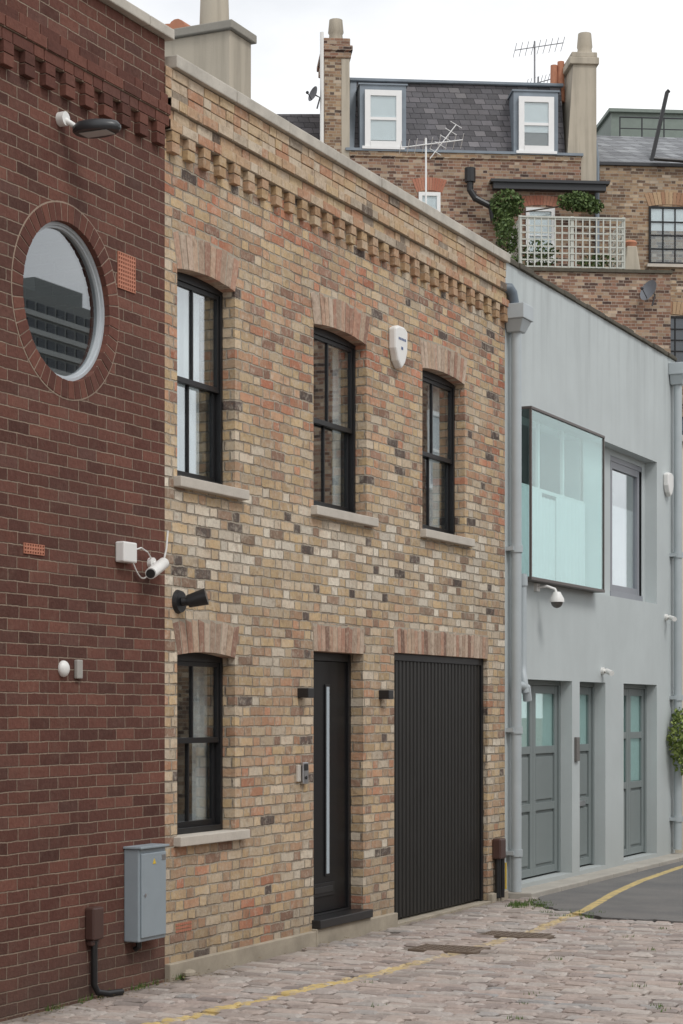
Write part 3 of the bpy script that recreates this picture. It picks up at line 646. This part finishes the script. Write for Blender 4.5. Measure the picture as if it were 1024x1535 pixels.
MB().box(3.9,7.9,-2.0,-.03,0,12.55).obj("extension_wall",farbrick,E)
MB().box(3.86,7.94,-2.06,-.031,12.552,12.63).obj("extension_coping",moss,E)
tr=bgE("trellis_fence"); b=MB()
x0,x1,z0,z1=4.2,6.75,12.66,13.86
for i in range(int((x1-x0)/.17)+1): xx=x0+i*.17; b.box(xx-.016,xx+.016,-1.98,-1.965,z0,z1)
for j in range(8): zz=z0+.02+j*.165; b.box(x0,x1,-1.964,-1.949,zz-.016,zz+.016)
for xx in (x0,(x0+x1)/2,x1): b.box(xx-.04,xx+.04,-1.948,-1.87,z0,z1+.06)
b.box(x0-.03,x1+.03,-1.99,-1.90,z1,z1+.04)
for i in range(11): yy=-1.95+i*.17; b.box(x0-.016,x0-.001,yy-.016,yy+.016,z0,z1); b.box(x1+.001,x1+.016,yy-.016,yy+.016,z0,z1)
for j in range(8): zz=z0+.02+j*.165; b.box(x0-.03,x0-.017,-1.95,-.2,zz-.016,zz+.016); b.box(x1+.017,x1+.03,-1.95,-.2,zz-.016,zz+.016)
b.obj("trellis",plain("trellis_paint",(.50,.51,.46),.7),tr)
iv=bgE("ivy"); b=MB()
for cc,rr,n_ in (((4.12,-.5,14.55),(.45,.25,.36),1100),((4.0,-.6,14.1),(.28,.2,.35),550),((5.9,-.45,14.66),(.52,.2,.26),1000),((6.3,-.5,14.55),(.28,.2,.2),350),((3.95,-1.5,13.5),(.3,.3,.45),600),((4.6,-1.85,13.0),(.6,.12,.35),450),((6.1,-1.85,12.85),(.5,.12,.2),250)): leaves(b,cc,rr,n_,.05,.1)
b.obj("ivy_leaves",leaf,iv)
b=MB(); b.tube([(4.0,-.5,12.6),(4.05,-.5,14.3)],.03,6); b.tube([(4.05,-.4,14.3),(6.3,-.4,14.7)],.02,6); b.obj("ivy_stems",bark,iv)
C=bgE("chimney_pot"); b=MB(); b.hexa([(6.85,-1.5,12.63),(7.3,-1.5,12.63),(7.3,-1.1,12.63),(6.85,-1.1,12.63),(6.95,-1.45,13.35),(7.2,-1.45,13.35),(7.2,-1.15,13.35),(6.95,-1.15,13.35)]); b.obj("pot_base",chimr,C,.03)
b=MB(); b.tube([(7.07,-1.3,13.35),(7.07,-1.3,13.45),(7.07,-1.3,13.5)],[.13,.17,.12],12); b.obj("pot",orange,C,smooth=True)
a=bgE("satellite_dish"); dish(a,(7.35,-2.25,12.05),.27,(-.85,-.5,.35),plain("dish_dark",(.16,.17,.19),.5))
H=bgE("stock_brick_house"); MB().box(6.1,16,.3,9,0,15.80).obj("house_wall",farbrick2,H)
MB().box(6.55,16.1,.22,9,15.802,15.88).obj("eaves_lead",darklead,H)
MB().hexa([(6.55,.35,15.88),(16,.35,15.88),(16,8,15.88),(6.55,8,15.88),(6.55,2.3,17.15),(16,2.3,17.15),(16,6,17.15),(6.55,6,17.15)]).obj("slate_roof",slate2,H)
MB().box(7.6,16,3.2,6,16.4,18.05).box(7.52,16,3.1,6.1,18.05,18.14).obj("roof_plant_room",plain("green_lead",(.20,.24,.21),.6,var=.2),H)
b=MB()
for xx in (7.7,8.3,8.9,9.5): b.tube([(xx,2.6,17.1),(xx,2.6,17.75)],.02,6)
b.tube([(7.7,2.6,17.75),(9.5,2.6,17.75)],.02,6); b.tube([(7.7,2.6,17.45),(9.5,2.6,17.45)],.015,6); b.obj("roof_railing",darklead,H)
b=MB(); b.tube([(8.05,.6,15.8),(8.05,.6,15.95),(8.55,.9,17.9),(8.6,.9,17.95)],.055,8); b.tube([(8.0,.1,15.95),(9,.1,15.9)],.05,8); b.obj("soil_pipe",blackpl,H)
b=MB(); b.tube([(6.56,.2,10),(6.56,.2,15.9),(6.5,.2,16.4)],.06,8); b.obj("rainwater_pipe",lead,H)
for z0,z1 in ((13.30,14.78),(10.75,11.98),(8.0,9.4)):
    for xx in (7.92,10.6,13.2):
        bwin(H,xx,xx+1.05,z0,z1,.30,3,4,fm=black,fr=.05,bar=.03,blind=.45 if z0>13 else 0)
        box("window_sill",xx-.06,xx+1.11,.18,.31,z0-.08,z0-.002,stone,H)
u=MB(); [bgarch(u,xx,xx+1.05,z) for xx in (7.92,10.6,13.2) for z in (14.78,11.98)]
for v_i in range(len(u.v)): u.v[v_i]=(u.v[v_i][0],u.v[v_i][1]+.299,u.v[v_i][2])
u.obj("window_arches",unit_mat("stock_arch_brick",[(0,(.30,.16,.10)),(1,(.45,.32,.2))]),H)

# ================================================================== OPPOSITE SIDE (seen in the glass)
op=empty("opposite_mews_row"); MB().box(10.5,17,-12,33,-.1,4.6).obj("mews_wall",farbrick2,op)
b=MB();g2=MB()
for i in range(12):
    yy=-10+i*3.5
    for z0,z1 in ((.1,2.2),(3.0,4.3)):
        b.box(10.42,10.5,yy,yy+.08,z0,z1); b.box(10.42,10.5,yy+1.12,yy+1.2,z0,z1); b.box(10.42,10.499,yy+.08,yy+1.12,z1-.08,z1); b.box(10.44,10.499,yy+.56,yy+.6,z0,z1-.08); g2.box(10.47,10.498,yy+.08,yy+1.12,z0,z1-.08)
b.obj("mews_window_frames",whitep,op); g2.obj("mews_window_glass",farglass,op)
tb=empty("tall_brick_house"); MB().box(10.5,12.0,37.6,46.5,-.1,10.5).obj("house_wall",farbrick,tb)
b=MB();g2=MB()
for i in range(4):
    for z0,z1 in ((.6,2.3),(3.8,5.6),(7.0,8.8)):
        yy=38+i*2.2; b.box(10.4,10.5,yy,yy+.1,z0,z1); b.box(10.4,10.5,yy+1,yy+1.1,z0,z1); b.box(10.4,10.499,yy+.1,yy+1,z1-.1,z1); b.box(10.4,10.499,yy+.1,yy+1,z0,z0+.1); b.box(10.42,10.499,yy+.1,yy+1,(z0+z1)/2-.03,(z0+z1)/2+.03); g2.box(10.46,10.498,yy+.1,yy+1,z0+.1,z1-.1)
b.obj("house_window_frames",whitep,tb); g2.obj("house_window_glass",farglass,tb)
# distant tower block
ob=empty("tower_block"); MB().box(180,200,255,312,-.1,72).box(184,196,285,300,72,76).obj("tower_frame",plain("tower_concrete",(.22,.235,.23),.85),ob)
b=MB(); w2=MB()
for f_ in range(24):
    z=2+f_*2.9
    w2.box(179.6,179.99,255,312,z-.9,z-.05)
    for i in range(19):
        yy=255.6+i*3.; b.box(179.8,179.99,yy,yy+2.2,z,z+1.5)
b.obj("tower_windows",plain("tower_glazing",(.045,.055,.065),.5),ob); w2.obj("tower_spandrels",plain("tower_spandrel",(.42,.44,.43),.8),ob)

# ================================================================== GROUND
def line_mask(g,o,x,y,width=.05):
    f=g.m_('DIVIDE',g.m_('SUBTRACT',y,10.),14.)
    st=((10.0,.95),(12.8,1.18),(15.8,1.27),(17.6,1.15),(19.4,.87),(20.9,.70),(23,.57))
    c_=g.m_('MULTIPLY',g.ramp(f,[((a-10)/14,b_/2) for a,b_ in st]),2.)
    d_=g.m_('ABSOLUTE',g.m_('SUBTRACT',x,c_)); d_=g.m_('ADD',d_,g.m_('MULTIPLY',g.m_('SUBTRACT',g.noise(o,18,3),.5),.03))
    return g.map(d_,width*.85,width*1.05,1.,0.)
YEL=(.60,.45,.18)
g=G("stone_setts"); o=g.obj(); x,y,z=g.sep(o); r=g.n("ShaderNodeNewGeometry").outputs['Random Per Island']
col=g.ramp(r,[(0,(.235,.20,.185)),(.2,(.35,.285,.255)),(.45,(.42,.34,.30)),(.7,(.39,.35,.325)),(.88,(.48,.425,.385)),(1,(.29,.28,.275))])
nb=g.noise(o,28,5,.7); b_=g.m_('ADD',.58,g.m_('MULTIPLY',nb,.82)); col=g.mix(1.,col,g.comb(b_,b_,b_),'MULTIPLY')
big=g.noise(o,.8,4); col=g.mix(g.map(big,.4,.7,0.,.45),col,(.48,.42,.365))
col=g.mix(g.map(g.noise(o,3.5,5,.7,w=7.),.50,.70,0.,.5),col,(.17,.145,.13))
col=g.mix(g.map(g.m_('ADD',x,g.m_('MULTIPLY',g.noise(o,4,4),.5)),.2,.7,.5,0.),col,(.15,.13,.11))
wear=g.map(g.noise(o,9,6,.75,w=4.),.38,.52,.0,1.); yf=g.ramp(g.m_('DIVIDE',g.m_('SUBTRACT',y,9.),9.),[(0,.95),(.42,.95),(.5,.5),(.6,.4),(.75,.55),(1,.8)])
col=g.mix(g.m_('MULTIPLY',g.m_('MULTIPLY',line_mask(g,o,x,y,.06),wear),yf),col,YEL)
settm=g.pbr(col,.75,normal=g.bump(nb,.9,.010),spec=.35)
g=G("asphalt"); o=g.obj(); x,y,z=g.sep(o); n=g.noise(o,120,3,.7); big=g.noise(o,1.2,5,.6)
col=g.ramp(n,[(.3,(.065,.065,.067)),(.55,(.125,.122,.12)),(.75,(.30,.285,.27))]); col=g.mix(g.map(big,.35,.65,0.,.6),col,(.21,.195,.18))
wear=g.map(g.noise(o,12,6,.75,w=4.),.36,.52,.25,.95); col=g.mix(g.m_('MULTIPLY',line_mask(g,o,x,y,.05),wear),col,YEL)
asph=g.pbr(col,.85,normal=g.bump(n,.6,.006))
g=G("jointing_grit"); o=g.obj(); n=g.noise(o,40,4,.7); big=g.noise(o,.5,4)
col=g.mix(n,(.14,.12,.105),(.30,.255,.215)); col=g.mix(g.map(big,.45,.7,0.,.6),col,(.24,.205,.175)); grit=g.pbr(col,.9,normal=g.bump(n,.6,.01))
MB().add([(-600,-600,-.022),(600,-600,-.022),(600,600,-.022),(-600,600,-.022)],[(0,1,2,3)]).obj("ground",grit)
poly=[(.33,18.62),(.52,18.04),(.95,17.45),(1.5,17.02),(2.25,17.0),(3.3,16.7),(5,16.3),(10.3,16.0),(10.3,60),(.33,60)]
def inside(px_,py_):
    c_=False;j=len(poly)-1
    for i in range(len(poly)):
        if (poly[i][1]>py_)!=(poly[j][1]>py_) and px_<(poly[j][0]-poly[i][0])*(py_-poly[i][1])/(poly[j][1]-poly[i][1])+poly[i][0]: c_=not c_
        j=i
    return c_
pe=[]
for i in range(8):
    a=poly[i];b_=poly[(i+1)%len(poly)]
    for k_ in range(8): t_=k_/8; pe.append((a[0]+(b_[0]-a[0])*t_+U(-.04,.04),a[1]+(b_[1]-a[1])*t_+U(-.04,.04)))
pe+= poly[8:]
MB().prism(pe,-.020,.010,'Z').obj("asphalt_road",asph)
vs=[];fs=[]
covers=[(.82,14.2,.55,.36),(.95,15.35,.60,.32)]
y=4.0
while y<18.7:
    h=U(.09,.13); x=.05 if y<Y1 else .4
    x+=U(0,.1)
    while x<9.8:
        w_=U(.13,.26); cx,cy=x+w_/2,y+h/2+.04*math.sin(x*.9)+.03*math.sin(x*2.3+y)
        skip=inside(cx,cy+.06) or any(c0-.02<cx<c0+cw_+.02 and c1-.02<cy<c1+cl+.02 for c0,c1,cw_,cl in covers) or (cx-w_/2<.055)
        if not skip:
            g_=.006; hx,hy=w_/2-g_,h/2-g_; zt=U(-.010,.006)+.008*math.sin(x*1.3)*math.sin(y*.8); tx_,ty_=U(-.04,.04),U(-.07,.07); n0=len(vs)
            for (s_,zz) in ((1.,-.05),(1.,-.012),(.80,0.)):
                for sx,sy in ((-1,-1),(1,-1),(1,1),(-1,1)):
                    jx,jy=U(-.010,.010),U(-.008,.008)
                    ax_,ay_=sx*(hx-(1-s_)*.09)+jx,sy*(hy-(1-s_)*.09)+jy
                    vs.append((cx+ax_,cy+ay_,zt+zz+(ax_*tx_+ay_*ty_ if zz>-.04 else 0)))
            for L_ in (0,4):
                for q in range(4): fs.append((n0+L_+q,n0+L_+(q+1)%4,n0+L_+4+(q+1)%4,n0+L_+4+q))
            fs.append((n0+8,n0+9,n0+10,n0+11))
        x+=w_
    y+=h
m=MB(); m.v=vs; m.f=fs; m.obj("cobbled_road",settm)
iron=plain("cast_iron",(.16,.12,.09),.7,var=.4,scale=20,bump=.6)
for c0,c1,cw_,cl in covers:
    e=empty("drain_cover"); MB().box(c0,c0+cw_,c1,c1+cl,-.03,.0).obj("cover_plate",iron,e,.003)
    b=MB()
    for i in range(9):
        for j in range(6): b.box(c0+.03+i*(cw_-.05)/9,c0+.03+i*(cw_-.05)/9+.03,c1+.03+j*(cl-.05)/6,c1+.03+j*(cl-.05)/6+.028,.0,.005)
    b.obj("cover_studs",iron,e)
pv=MB(); yy=18.6
while yy<24.7:
    e_=min(yy+.9,24.75); pv.box(-.16,.27,yy,e_-.008,-.05,.045+U(-.003,.003)); yy=e_
pv.obj("pavement",concrete("pavement_concrete",(.45,.42,.37)),None,.012)
pv=MB(); pv.box(-.325,-.001,18.98,23.92,.0,.088); pv.obj("door_thresholds",plinthm,gh)
gr=MB()
def tuft(x,y,n,h=.05,sp=.06):
    for i in range(n):
        a=U(0,6.28); px_,py_=x+U(-sp,sp),y+U(-sp,sp); dx_,dy_=math.cos(a)*.5*h,math.sin(a)*.5*h; hh=h*U(.5,1.2)
        gr.add([(px_-.004,py_,-.01),(px_+.004,py_,-.01),(px_+dx_,py_+dy_,hh)],[(0,1,2)])
for i in range(26): tuft(U(.35,.7),U(17.6,18.3),14,.04,.07)
for i in range(12): tuft(U(.8,1.4),U(16.9,17.5),12,.03,.06)
for i in range(14): tuft(.06,U(10.2,12.3),10,.035,.03)
for i in range(20): tuft(U(1,5),U(11,16.5),8,.02,.05)
gr.obj("weeds",grassm)
b=MB()
for i in range(420):
    q=Vector((.05+abs(random.gauss(0,.10)) if i<330 else U(.2,4.5), U(9.5,12.3) if i<240 else U(12,18.5), .006)); s_=U(.006,.016); a=U(0,6.28)
    b.add([q+Vector((math.cos(a)*s_,math.sin(a)*s_,0)),q+Vector((-math.sin(a)*s_*.5,math.cos(a)*s_*.5,.004)),q-Vector((math.cos(a)*s_,math.sin(a)*s_,0)),q+Vector((math.sin(a)*s_*.5,-math.cos(a)*s_*.5,.002))],[(0,1,2,3)])
b.obj("leaf_litter",litterm)
b=MB(); b.sphere((.09,12.06,.02),.045,1,1.4,.7,8,5); b.obj("loose_stone",plinthm)

# ================================================================== SKY + SUN + CAMERA
sc=bpy.context.scene
W=bpy.data.worlds.new("World"); sc.world=W; W.use_nodes=True; nt=W.node_tree; nt.nodes.clear()
out=nt.nodes.new("ShaderNodeOutputWorld"); bg=nt.nodes.new("ShaderNodeBackground"); sky=nt.nodes.new("ShaderNodeTexSky"); sky.sky_type='NISHITA'; sky.sun_disc=False
el=math.radians(52); sky.sun_elevation=el
tc=nt.nodes.new("ShaderNodeTexCoord"); mp=nt.nodes.new("ShaderNodeMapping"); mp.inputs['Scale'].default_value=(1,1,2.2)
nz=nt.nodes.new("ShaderNodeTexNoise"); nz.inputs['Scale'].default_value=3.6; nz.inputs['Detail'].default_value=7; nz.inputs['Roughness'].default_value=.55
rp=nt.nodes.new("ShaderNodeValToRGB"); rp.color_ramp.elements[0].position=.32; rp.color_ramp.elements[0].color=(.67,.69,.72,1); rp.color_ramp.elements[1].position=.68; rp.color_ramp.elements[1].color=(1,1,1,1)
sc_=nt.nodes.new("ShaderNodeMix"); sc_.data_type='RGBA'; sc_.blend_type='MULTIPLY'; sc_.inputs[0].default_value=1; sc_.inputs[7].default_value=(13.0,13.0,13.0,1)
mx=nt.nodes.new("ShaderNodeMix"); mx.data_type='RGBA'; mx.inputs[0].default_value=.93
l=nt.links.new
l(tc.outputs['Generated'],mp.inputs[0]); l(mp.outputs[0],nz.inputs['Vector']); l(nz.outputs[0],rp.inputs[0]); l(rp.outputs[0],sc_.inputs[6]); l(sky.outputs[0],mx.inputs[6]); l(sc_.outputs[2],mx.inputs[7]); l(mx.outputs[2],bg.inputs[0]); bg.inputs[1].default_value=.1; l(bg.outputs[0],out.inputs[0])
sl=bpy.data.lights.new("sun","SUN"); sl.energy=1.4; sl.angle=math.radians(18); sl.color=(1,.98,.95)
so=bpy.data.objects.new("sun",sl); COL.objects.link(so)
dv=Vector((math.cos(el)*.88,-math.cos(el)*.47,math.sin(el))); so.rotation_euler=dv.to_track_quat('Z','Y').to_euler(); so.location=(8,0,20)
sky.sun_rotation=math.atan2(dv.x,dv.y)
cam=bpy.data.cameras.new("camera"); cam.sensor_fit='HORIZONTAL'; cam.sensor_width=24; cam.lens=70.0; cam.shift_y=.2935; cam.clip_end=1500; cam.clip_start=.1
co=bpy.data.objects.new("camera",cam); co.location=(6.9,0,1.83); co.rotation_euler=(math.radians(90),0,math.radians(25.08)); COL.objects.link(co); sc.camera=co
sc.view_settings.view_transform='Standard'; sc.view_settings.look='None'; sc.view_settings.exposure=0
